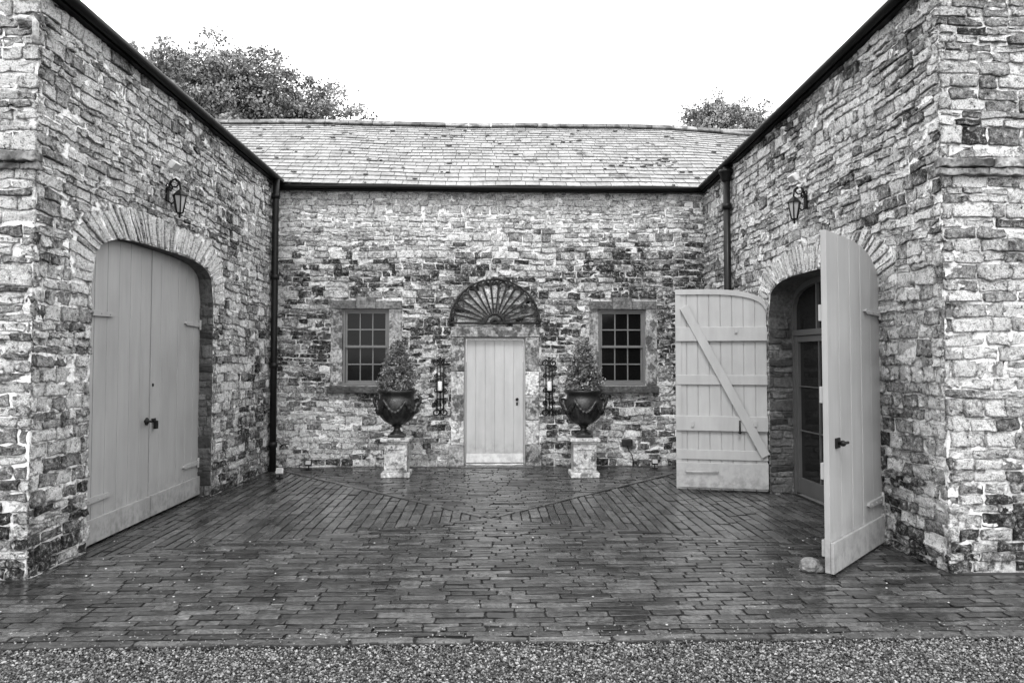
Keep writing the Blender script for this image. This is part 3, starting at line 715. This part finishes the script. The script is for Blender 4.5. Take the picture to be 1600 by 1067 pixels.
mb=MB(); a=Lf.hit(1072,736,.06); b=Lf.hit(1122,737,.06); mb.tube([Lf.p(a[0],a[1],.06),Lf.p(a[0],a[1],.085),Lf.p(b[0],b[1],.085),Lf.p(b[0],b[1],.06)],.009)
mb.build('handle',M['paint'],o)
fx1,fy1=gnd(1289,901); hx1=RW.p(b1,0,.03)
W3=math.hypot(hx1[0]-fx1,hx1[1]-fy1)
Ln=Fr((fx1,fy1,0),(hx1[0]-fx1,hx1[1]-fy1,0))
def topn(u): return arch(1,2.16,.56)(min(1,u/W3))
o2=leaf('door',rw,Ln,W3-.01,topn,M['paintN'],5,'near open leaf of the right doors, swung out towards the camera',th=.045)
mb=MB(); mb.box(Ln,0,W3-.01,.03,.27,.046,.07); mb.build('kickboard',M['paintN'],o2,.004)
for z in (.42,2.12): strap(o2,Ln,W3-.04,W3-.5,z,.046,M['paintN'])
a=Ln.hit(1309,692,.05); mb=MB(); mb.box(Ln,a[0]-.05,a[0]+.05,a[1]-.04,a[1]+.04,.046,.056); mb.tube([Ln.p(a[0],a[1],.05),Ln.p(a[0],a[1],.095),Ln.p(a[0]+.09,a[1],.1)],.012); mb.ball(Ln.p(a[0],a[1],.09),.025); mb.build('handle',M['iron'],o2)
for z in (.15,.75,1.35,2.0):
    mb=MB(); mb.box(Ln,.02,W3-.02,z,z+.13,-.03,-.001); mb.build('ledge',M['paintN'],o2,.004)
RG=Fr(RW.p(b0-.02,0,-.3),(XR1-XR0,YF_R-D,0)); wg=b1-b0+.04
tg=lambda u,d=0:SPR+(RIR-d)*max(0,1-abs((u-wg/2)/(wg/2-d))**NN)**(1/NN) if abs(u-wg/2)<wg/2-d else SPR
mb=MB(); fw=.07
co=curve(wg/2,wg/2,SPR,RIR,0); ci=curve(wg/2,wg/2-fw,SPR,RIR-fw,0)
for i in range(32): mb.prism(RG,[co(i/32),co((i+1)/32),ci((i+1)/32),ci(i/32)],-.08,0)
mb.box(RG,0,fw,0,SPR,-.08,0); mb.box(RG,wg-fw,wg,0,SPR,-.08,0)
mb.box(RG,fw,wg-fw,1.99,2.06,-.079,.005); mb.box(RG,wg/2-.03,wg/2+.03,2.06,SPR+RIR-.05,-.07,-.002)
for k in (1,3): mb.box(RG,fw+(wg-2*fw)*k/4-.015,fw+(wg-2*fw)*k/4+.015,2.06,tg(wg*k/4)-.06,-.07,-.01)
gf=mb.build('glazed_door_frame',M['frameR'],rw); gf['label']='dark framed arched glazing set back inside the right opening'
for (p,q) in ((fw+.003,wg/2-.002),(wg/2+.002,wg-fw-.003)):
    mb=MB(); s=.07
    mb.box(RG,p,p+s,.03,1.985,-.06,-.015); mb.box(RG,q-s,q,.03,1.985,-.06,-.015); mb.box(RG,p+s,q-s,1.91,1.985,-.06,-.017); mb.box(RG,p+s,q-s,.03,.22,-.06,-.017); mb.box(RG,(p+q)/2-.009,(p+q)/2+.009,.22,1.91,-.055,-.03)
    for z in (.8,1.35): mb.box(RG,p+s,q-s,z,z+.014,-.054,-.031)
    gd=mb.build('glazed_door',M['frameR'],rw,.003)
    mb=MB(); mb.box(RG,p+s-.01,q-s+.01,.21,1.92,-.062,-.056); mb.build('pane',M['doorglass'],gd)
mb=MB(); mb.prism(RG,[(.05,2.03)]+[(wg-.05,2.03)]+[ci(1-i/20) for i in range(21)],-.05,-.045); mb.build('pane',M['doorglass'],gf)
mb=MB(); mb.add([RG.p(-.3,0,-.1),RG.p(wg+.3,0,-.1),RG.p(wg+.3,3,-.1),RG.p(-.3,3,-.1)],[(0,1,2,3)]); mb.build('door_backing',M['black'],rw)

# ============================================================ THINGS
def lantern(fr,u,z,label,S=.76):
    q=fr.p(u,z,.0); root=empty('wall_lantern',q,label,'lantern','lanterns on the wing walls')
    def w(du,dz,n): return fr.p(u+du*S,z+dz*S,n)
    mb=MB(); mb.box(fr,u-.03*S,u+.03*S,z-.04*S,z+.16*S,.012,.035)
    mb.tube([w(0,-.02,.03),w(0,-.07,.07),w(0,-.02,.11),w(0,.06,.13),w(0,.1,.16)],.009,6)
    mb.tube([w(0,.14,.03),w(0,.26,.06),w(0,.29,.11),w(0,.24,.155),w(0,.15,.165),w(0,.06,.16)],.011,6)
    mb.tube([w(0,.29,.11)]+[w(0,.22+.05*math.sin(t),.10+.04*math.cos(t)) for t in (1.2,.4,-.4,-1.2,-2.2,-3.2,-4.0)],.009,5)
    for s in (-1,1):
        mb.tube([w(s*(.02+.06*(1-i/16)*math.cos(i*.6)+.02),.16+.06*(1-i/16)*math.sin(i*.6),.045) for i in range(15)],.008,5)
    mb.build('bracket',M['iron'],root)
    c=Vector(w(0,-.2,.16)); mb=MB()
    mb.lathe(c,[(.006*S,-.07*S),(.02*S,-.05*S),(.012*S,-.015*S),(.045*S,0),(.045*S,.01*S)],6,smooth=False)
    mb.lathe(c+Vector((0,0,.24*S)),[(.105*S,0),(.105*S,.012*S),(.06*S,.06*S),(.03*S,.085*S),(.012*S,.1*S)],6,smooth=False)
    for i in range(6):
        t=2*math.pi*i/6; mb.tube([c+Vector((.045*math.cos(t),.045*math.sin(t),.005))*S,c+Vector((.09*math.cos(t),.09*math.sin(t),.245))*S],.008,5)
    mb.build('lantern_body',M['iron'],root)
    mb=MB(); mb.lathe(c,[(.04*S,.01*S),(.085*S,.24*S)],6,smooth=False); mb.build('glass',M['lampglass'],root)
def flood(fr,u,z,label):
    root=empty('security_light',fr.p(u,z,0),label,'security light','security lights above the lanterns')
    mb=MB(); mb.tube([fr.p(u,z,.02),fr.p(u,z,.07),fr.p(u,z+.03,.12)],.014,8); mb.box(fr,u-.03,u+.03,z-.035,z+.035,.015,.03); mb.build('bracket',M['white'],root)
    f2=Fr(fr.p(u,z+.05,.15),fr.u,(Vector((0,0,1))*.8+fr.n*.6))
    mb=MB(); mb.box(f2,-.075,.075,-.045,.045,-.03,.03); mb.build('lamp_head',M['white'],root,.012)
    mb=MB(); mb.box(f2,-.06,.06,-.034,.034,.031,.034); mb.build('glass',M['lampglass'],root)
    mb=MB(); mb.ball(fr.p(u+.02,z-.05,.1),.028,sc_=(1,1,.9)); mb.tube([fr.p(u,z-.01,.05),fr.p(u+.02,z-.05,.09)],.01,6); mb.build('sensor',M['white'],root)
u,z=L.hit(281,320,.16); lantern(L,u,z+.06,'black six sided lantern on the left wall above the closed doors')
u,z=L.hit(268,266,.12); flood(L,u,z,'small pale security light above the left wall lantern')
u,z=RW.hit(1241,330,.16); lantern(RW,u,z+.06,'black six sided lantern on the right wall above the open doorway')
u,z=RW.hit(1244,285,.12); flood(RW,u,z,'small pale security light above the right wall lantern')
def leafcloud(mb,C_,s,tone,asp=.55):
    n=len(C_); a=rng.normal(size=(n,3)); a/=np.linalg.norm(a,axis=1,keepdims=True); b=np.cross(a,rng.normal(size=(n,3))); b/=np.linalg.norm(b,axis=1,keepdims=True)
    ss=rng.uniform(s*.6,s*1.3,(n,1)); a=a*ss; b=b*ss*asp
    c=np.cross(a,b); c/=np.linalg.norm(c,axis=1,keepdims=True); c=c*ss*.2
    v=np.stack([C_-a,C_-b+c,C_+a,C_+b+c],1).reshape(-1,3)
    f=np.arange(4*n).reshape(-1,4).tolist(); mb.add(v.tolist(),f,0,False,np.repeat(tone,4).tolist())
gx,gy=gnd(620,743)
ped=empty('pedestal',(gx,gy,0),'square weathered stone pedestal carrying the urn left of the back door','pedestal','pedestals beside the back door')
pf=Fr((gx,gy,0),(1,0,0))
mb=MB(); w=.205
mb.box(pf,-w,w,0.0,.07,-w,w); mb.build('base',M['dresslight'],ped,.01)
mb=MB(); w=.165; mb.box(pf,-w,w,.072,.48,-w,w); mb.build('shaft',M['dresslight'],ped,.008)
mb=MB()
for (w,z0,z1) in ((.185,.482,.512),(.215,.511,.56)): mb.box(pf,-w,w,z0,z1,-w,w)
mb.build('cap',M['dresslight'],ped,.01)
mb=MB()
for s in (-1,1): mb.box(pf,s*.12-.012,s*.12+.012,.13,.42,.165,.178)
mb.box(pf,-.109,.109,.13,.154,.165,.177); mb.box(pf,-.109,.109,.396,.42,.165,.177); mb.build('panel_moulding',M['dresslight'],ped,.004)
urn=empty('garden_urn',(gx,gy,.56),'dark lead urn with swags on the pedestal left of the back door','urn','urns beside the back door')
UZ=.561
mb=MB(); mb.box(Fr((gx,gy,UZ),(1,0,0)),-.12,.12,0,.041,-.12,.12)
mb.lathe((gx,gy,UZ),[(.11,.04),(.10,.06),(.06,.085),(.045,.12),(.05,.145),(.08,.16),(.06,.175)],24); mb.build('foot',M['lead'],urn,.006)
mb=MB(); mb.lathe((gx,gy,UZ),[(.06,.17),(.11,.195),(.18,.24),(.23,.30),(.265,.37),(.28,.45),(.275,.52),(.25,.56),(.24,.60),(.255,.63),(.285,.66),(.29,.682),(.265,.685),(.25,.65),(.23,.61)],64,fn=lambda t,z:1+(.07*abs(math.sin(t*10)) if z<.4 else (.03*math.sin(t*32) if z>.64 else 0))); mb.build('bowl',M['lead'],urn)
mb=MB(); pts=[];rs=[]
for i in range(132):
    t=2*math.pi*i/132; ph=(i%22)/22; dz=math.sin(math.pi*ph); r=.292-.012*dz
    pts.append((gx+r*math.cos(t),gy+r*math.sin(t),UZ+.53-.16*dz)); rs.append((.022+.014*dz)*(1.5 if i%22==0 else 1)*(1.0+.35*math.sin(i*2.1)+U(-.12,.12)))
mb.tube(pts,rs,8,closed=True); mb.build('swag',M['lead'],urn)
for s in (-1,1):
    mb=MB(); mb.tube([(gx+s*r,gy,UZ+z) for r,z in ((.25,.43),(.30,.46),(.335,.51),(.34,.565),(.32,.60),(.30,.59))],[.03,.03,.026,.022,.022,.018],8); mb.ball((gx+s*.295,gy-.01,UZ+.47),.048,rough=.12); mb.build('handle',M['lead'],urn)
mb=MB(); mb.lathe((gx,gy,UZ),[(.235,.62),(.001,.64)],20,smooth=False); mb.build('soil',M['soil'],urn)
top_=empty('topiary',(gx,gy,1.17),'loose cone shaped evergreen in the left urn','plant','clipped evergreens in the urns')
mb=MB(); mb.tube([(gx,gy,1.17),(gx,gy,1.5),(gx+.01,gy,1.85)],[.015,.012,.005],6)
C_=[];T_=[]
for i in range(340):
    h=random.random()**1.1; t=U(0,6.28); r=(.25*(1-h**1.6)+.04)*U(.75,1.13); tipz=1.19+.72*h+U(.0,.07)
    if h<.1: r*=.85
    p0=Vector((gx,gy,1.18+.64*h)); p1=Vector((gx+r*math.cos(t),gy+r*math.sin(t),tipz))
    mb.tube([p0,p0.lerp(p1,.6)+Vector((0,0,-.02)),p1],[.005,.004,.002],4); tt=random.random()
    for j in range(34):
        k=random.random()**.5; q=p0.lerp(p1,.25+.8*k); C_.append((q.x+random.gauss(0,.016),q.y+random.gauss(0,.016),q.z+random.gauss(0,.018))); T_.append(1.0 if random.random()<.12 else min(1,max(0,tt*.6+random.random()*.35)))
mb.build('stem',M['bark'],top_)
mb=MB(); leafcloud(mb,np.array(C_),.0175,np.array(T_),.6); mb.build('foliage',M['shrub'],top_)
gx2,gy2=gnd(912,743)
for o_,lab in ((ped,'square weathered stone pedestal carrying the urn right of the back door'),(urn,'dark lead urn with swags on the pedestal right of the back door'),(top_,'loose cone shaped evergreen in the right urn')):
    c=copy_tree(o_); c.location=(gx2,gy2,o_.location.z); c['label']=lab
    if o_ is top_: c.rotation_euler.z=2.0
def sconce(px,lab,lab2):
    u,z1=B.hit(px,560,.05); _,z0=B.hit(px,650,.05); root=empty('candle_sconce',B.p(u,z0,0),lab,'candle holder','iron candle sconces beside the back door')
    mb=MB(); h=z1-z0
    for s in (-1,1): mb.tube([B.p(u+s*.05,z0+h*.1,.03),B.p(u+s*.05,z0+h*.88,.03)],.009,5)
    mb.tube([B.p(u,z0,.03),B.p(u,z1,.03)],.009,5)
    def scroll(cu,cz_,r,a0_,dirn,turns=1.4):
        return [B.p(cu+r*(1-.75*i/24)*math.cos(a0_+dirn*turns*6.28*i/24),cz_+r*(1-.75*i/24)*math.sin(a0_+dirn*turns*6.28*i/24),.03) for i in range(25)]
    for s in (-1,1):
        for zz,rr in ((z0+.06,.065),(z1-.07,.06),(z0+h*.45,.04),(z0+h*.24,.035),(z0+h*.7,.035)): mb.tube(scroll(u+s*.07,zz,rr,math.pi/2,s),.009,5)
    for zz in (z0+h*.1,z0+h*.3,z0+h*.7,z0+h*.88): mb.tube([B.p(u-.05,zz,.03),B.p(u+.05,zz,.03)],.008,5)
    mb.ball(B.p(u,z1+.01,.03),.018,sub=1)
    mb.build('scroll_frame',M['iron'],root)
    zt=B.hit(px,611,.12)[1]; c=Vector(B.p(u,zt,.12)); mb=MB()
    mb.lathe(c,[(.015,-.03),(.05,-.012),(.062,0),(.062,.006)],16); mb.tube([B.p(u,zt-.1,.03),B.p(u,zt-.08,.09),B.p(u,zt-.02,.12)],.007,5)
    mb.build('tray',M['iron'],root)
    mb=MB(); mb.lathe(c+Vector((0,0,.007)),[(.034,0),(.035,.01),(.034,.14),(.029,.146),(.01,.138)],16); mb.tube([c+Vector((0,0,.14)),c+Vector((.002,0,.165))],.002,4)
    tag(mb.build('candle',M['wax']),lab2,'candle','white candles in the wall sconces')
sconce(688,'scrolled black iron candle sconce on the wall left of the back door','white pillar candle in the sconce left of the back door')
sconce(858,'scrolled black iron candle sconce on the wall right of the back door','white pillar candle in the sconce right of the back door')
def spot(px,py,lab,m):
    x,y=gnd(px,py); y=min(y,D-.12); root=empty('ground_spotlight',(x,y,0),lab,'spotlight','small spotlights at the foot of the back wall')
    mb=MB(); mb.tube([(x,y,0),(x,y,.08)],.01,6); mb.lathe((x,y,0),[(.05,.0),(.05,.012),(.015,.016)],12); mb.build('stand',M['iron'],root)
    f=Fr((x,y,.1),(1,0,0),(0,.45,.9)); mb=MB(); mb.box(f,-.05,.05,-.04,.04,-.025,.03); mb.build('lamp_head',m,root,.008)
    mb=MB(); mb.box(f,-.04,.04,-.03,.03,.031,.033); mb.build('glass',M['lampglass'],root)
spot(437,747,'small pale spotlight on the paving by the left downpipe',M['white'])
spot(482,734,'small dark spotlight at the foot of the back wall below the left window',M['iron'])
spot(1023,732,'small spotlight at the foot of the back wall near the open leaf',M['iron'])
u,z=B.hit(980,691,.06); root=empty('outdoor_socket',B.p(u,z,0),'dark weatherproof box with a hanging cable low on the back wall','socket')
mb=MB(); mb.box(B,u-.085,u+.085,z-.06,z+.055,.01,.09); mb.build('box',M['lead'],root,.02,3)
mb=MB(); mb.tube([B.p(u+.0,z-.05,.05),B.p(u+.03,z-.13,.04),B.p(u+.08,z-.2,.03),B.p(u+.1,z-.3,.03),B.p(u+.1,.02,.05)],.007,6); mb.build('cable',M['pipebl'],root)
x,y=gnd(1266,893); mb=MB(); mb.ball((x,y,.05),.085,sub=3,sc_=(1.0,.8,.75),rough=.08,tone=.8,smooth=False); mb.ball((x+.06,y-.02,.03),.05,sub=2,sc_=(1,.8,.7),rough=.12,tone=.6,smooth=False)
tag(mb.build('rock',M['rock']),'rough grey rock holding the near open leaf','rock')
u,z=LF.hit(42,30,.08); root=empty('bent_pipe',LF.p(u,z,0),'short bent pale pipe high on the front of the left wing','pipe')
mb=MB(); a=LF.hit(25,28,.08); b=LF.hit(52,30,.08); c=LF.hit(55,68,.08)
mb.tube([LF.p(a[0],a[1],.0),LF.p(a[0],a[1],.06),LF.p(a[0]+.03,a[1],.08),LF.p(b[0],b[1],.08),LF.p(c[0],b[1]-.03,.08),LF.p(c[0],c[1],.08)],.024,8); mb.build('tube',M['dresslight'],root)
# ============================================================ TREES
def tree(cx,cy,cz_,rx,ry,rz,ncl,nleaf,ls,label,mat,lobes=9,seed=1,fac=1.0):
    random.seed(seed); root=empty('tree',(cx,cy,0),label,'tree')
    lob=[]
    for i in range(lobes):
        t=2*math.pi*i/lobes*2.4+U(-.3,.3); e=-.3+1.6*((i*.618)%1); r=U(.55,.66); lob.append((Vector((cx+rx*r*math.cos(t)*math.cos(e),cy+ry*r*math.sin(t)*math.cos(e),cz_+rz*r*math.sin(e))),U(.38,.46)))
    lob.append((Vector((cx,cy,cz_+rz*.3)),.62)); lob.append((Vector((cx-rx*.2,cy-.5,cz_+rz*.25)),.55))
    mb=MB(); base=Vector((cx,cy,0)); fork=Vector((cx+.2,cy,cz_-rz*.75))
    mb.tube([base,base.lerp(fork,.5)+Vector((.15,0,0)),fork],[.38,.3,.25],10)
    C_=[];T_=[]
    for lc,lr in lob:
        m=fork.lerp(lc,.5)+Vector((U(-.4,.4),U(-.4,.4),U(0,.5))); mb.tube([fork,m,lc],[.17,.11,.06],7)
        for i in range(ncl//lobes):
            d=Vector((random.gauss(0,1),random.gauss(0,1),random.gauss(0,1))).normalized()*random.random()**.36
            p=lc+Vector((d.x*rx*lr,d.y*ry*lr,d.z*rz*lr)); s=lc.lerp(p,U(0,.3))
            mb.tube([s,s.lerp(p,.5)+Vector((U(-.12,.12),U(-.12,.12),U(-.1,.15))),p],[.035,.02,.008],4)
            tt=random.random(); k=U(.6,1.2)
            for j in range(int(nleaf*k)):
                C_.append((p.x+random.gauss(0,.14)*k*fac,p.y+random.gauss(0,.14)*k*fac,p.z+random.gauss(0,.09)*k*fac)); T_.append(min(1,max(0,tt*.75+random.random()*.35-.03)))
    mb.build('trunk',M['bark'],root)
    mb=MB(); leafcloud(mb,np.array(C_),ls,np.array(T_),.8); mb.build('crown',mat,root)
YT=24; tx,tz=aty(352,150,YT)
tree(tx-.5,YT,7.9,5.5,3.6,4.2,2900,66,.05,'broad leafy tree rising behind the left end of the tiled roof',M['leafpale'],21,3)
tx,tz=aty(1142,190,YT)
tree(tx+.1,YT,8.0,2.9,2.2,2.75,1000,54,.042,'small rounded tree top showing over the right end of the roof',M['leafpale'],13,5,.85)
# ============================================================ LIGHT
wd=bpy.data.worlds.new('World'); sc.world=wd; wd.use_nodes=True; nt=wd.node_tree; nt.nodes.clear()
sky=nd(nt,'ShaderNodeTexSky',sky_type='NISHITA'); sky.sun_disc=False; sky.sun_elevation=R(58); sky.sun_rotation=R(200)
bw=nd(nt,'ShaderNodeRGBToBW',{0:sky.outputs[0]}).outputs[0]
val=mt(nt,'ADD',mt(nt,'MULTIPLY',bw,.15),20.0)
bg=nd(nt,'ShaderNodeBackground',{'Color':val,'Strength':.14}); out=nt.nodes.new('ShaderNodeOutputWorld'); nt.links.new(bg.outputs[0],out.inputs[0])
sd=bpy.data.lights.new('sun','SUN'); sd.energy=2.0; sd.angle=R(15); so=bpy.data.objects.new('sun',sd); COL.objects.link(so)
so.rotation_euler=(R(38),0,R(-14))
sc.view_settings.view_transform='Standard'; sc.view_settings.look='None'; sc.view_settings.exposure=0
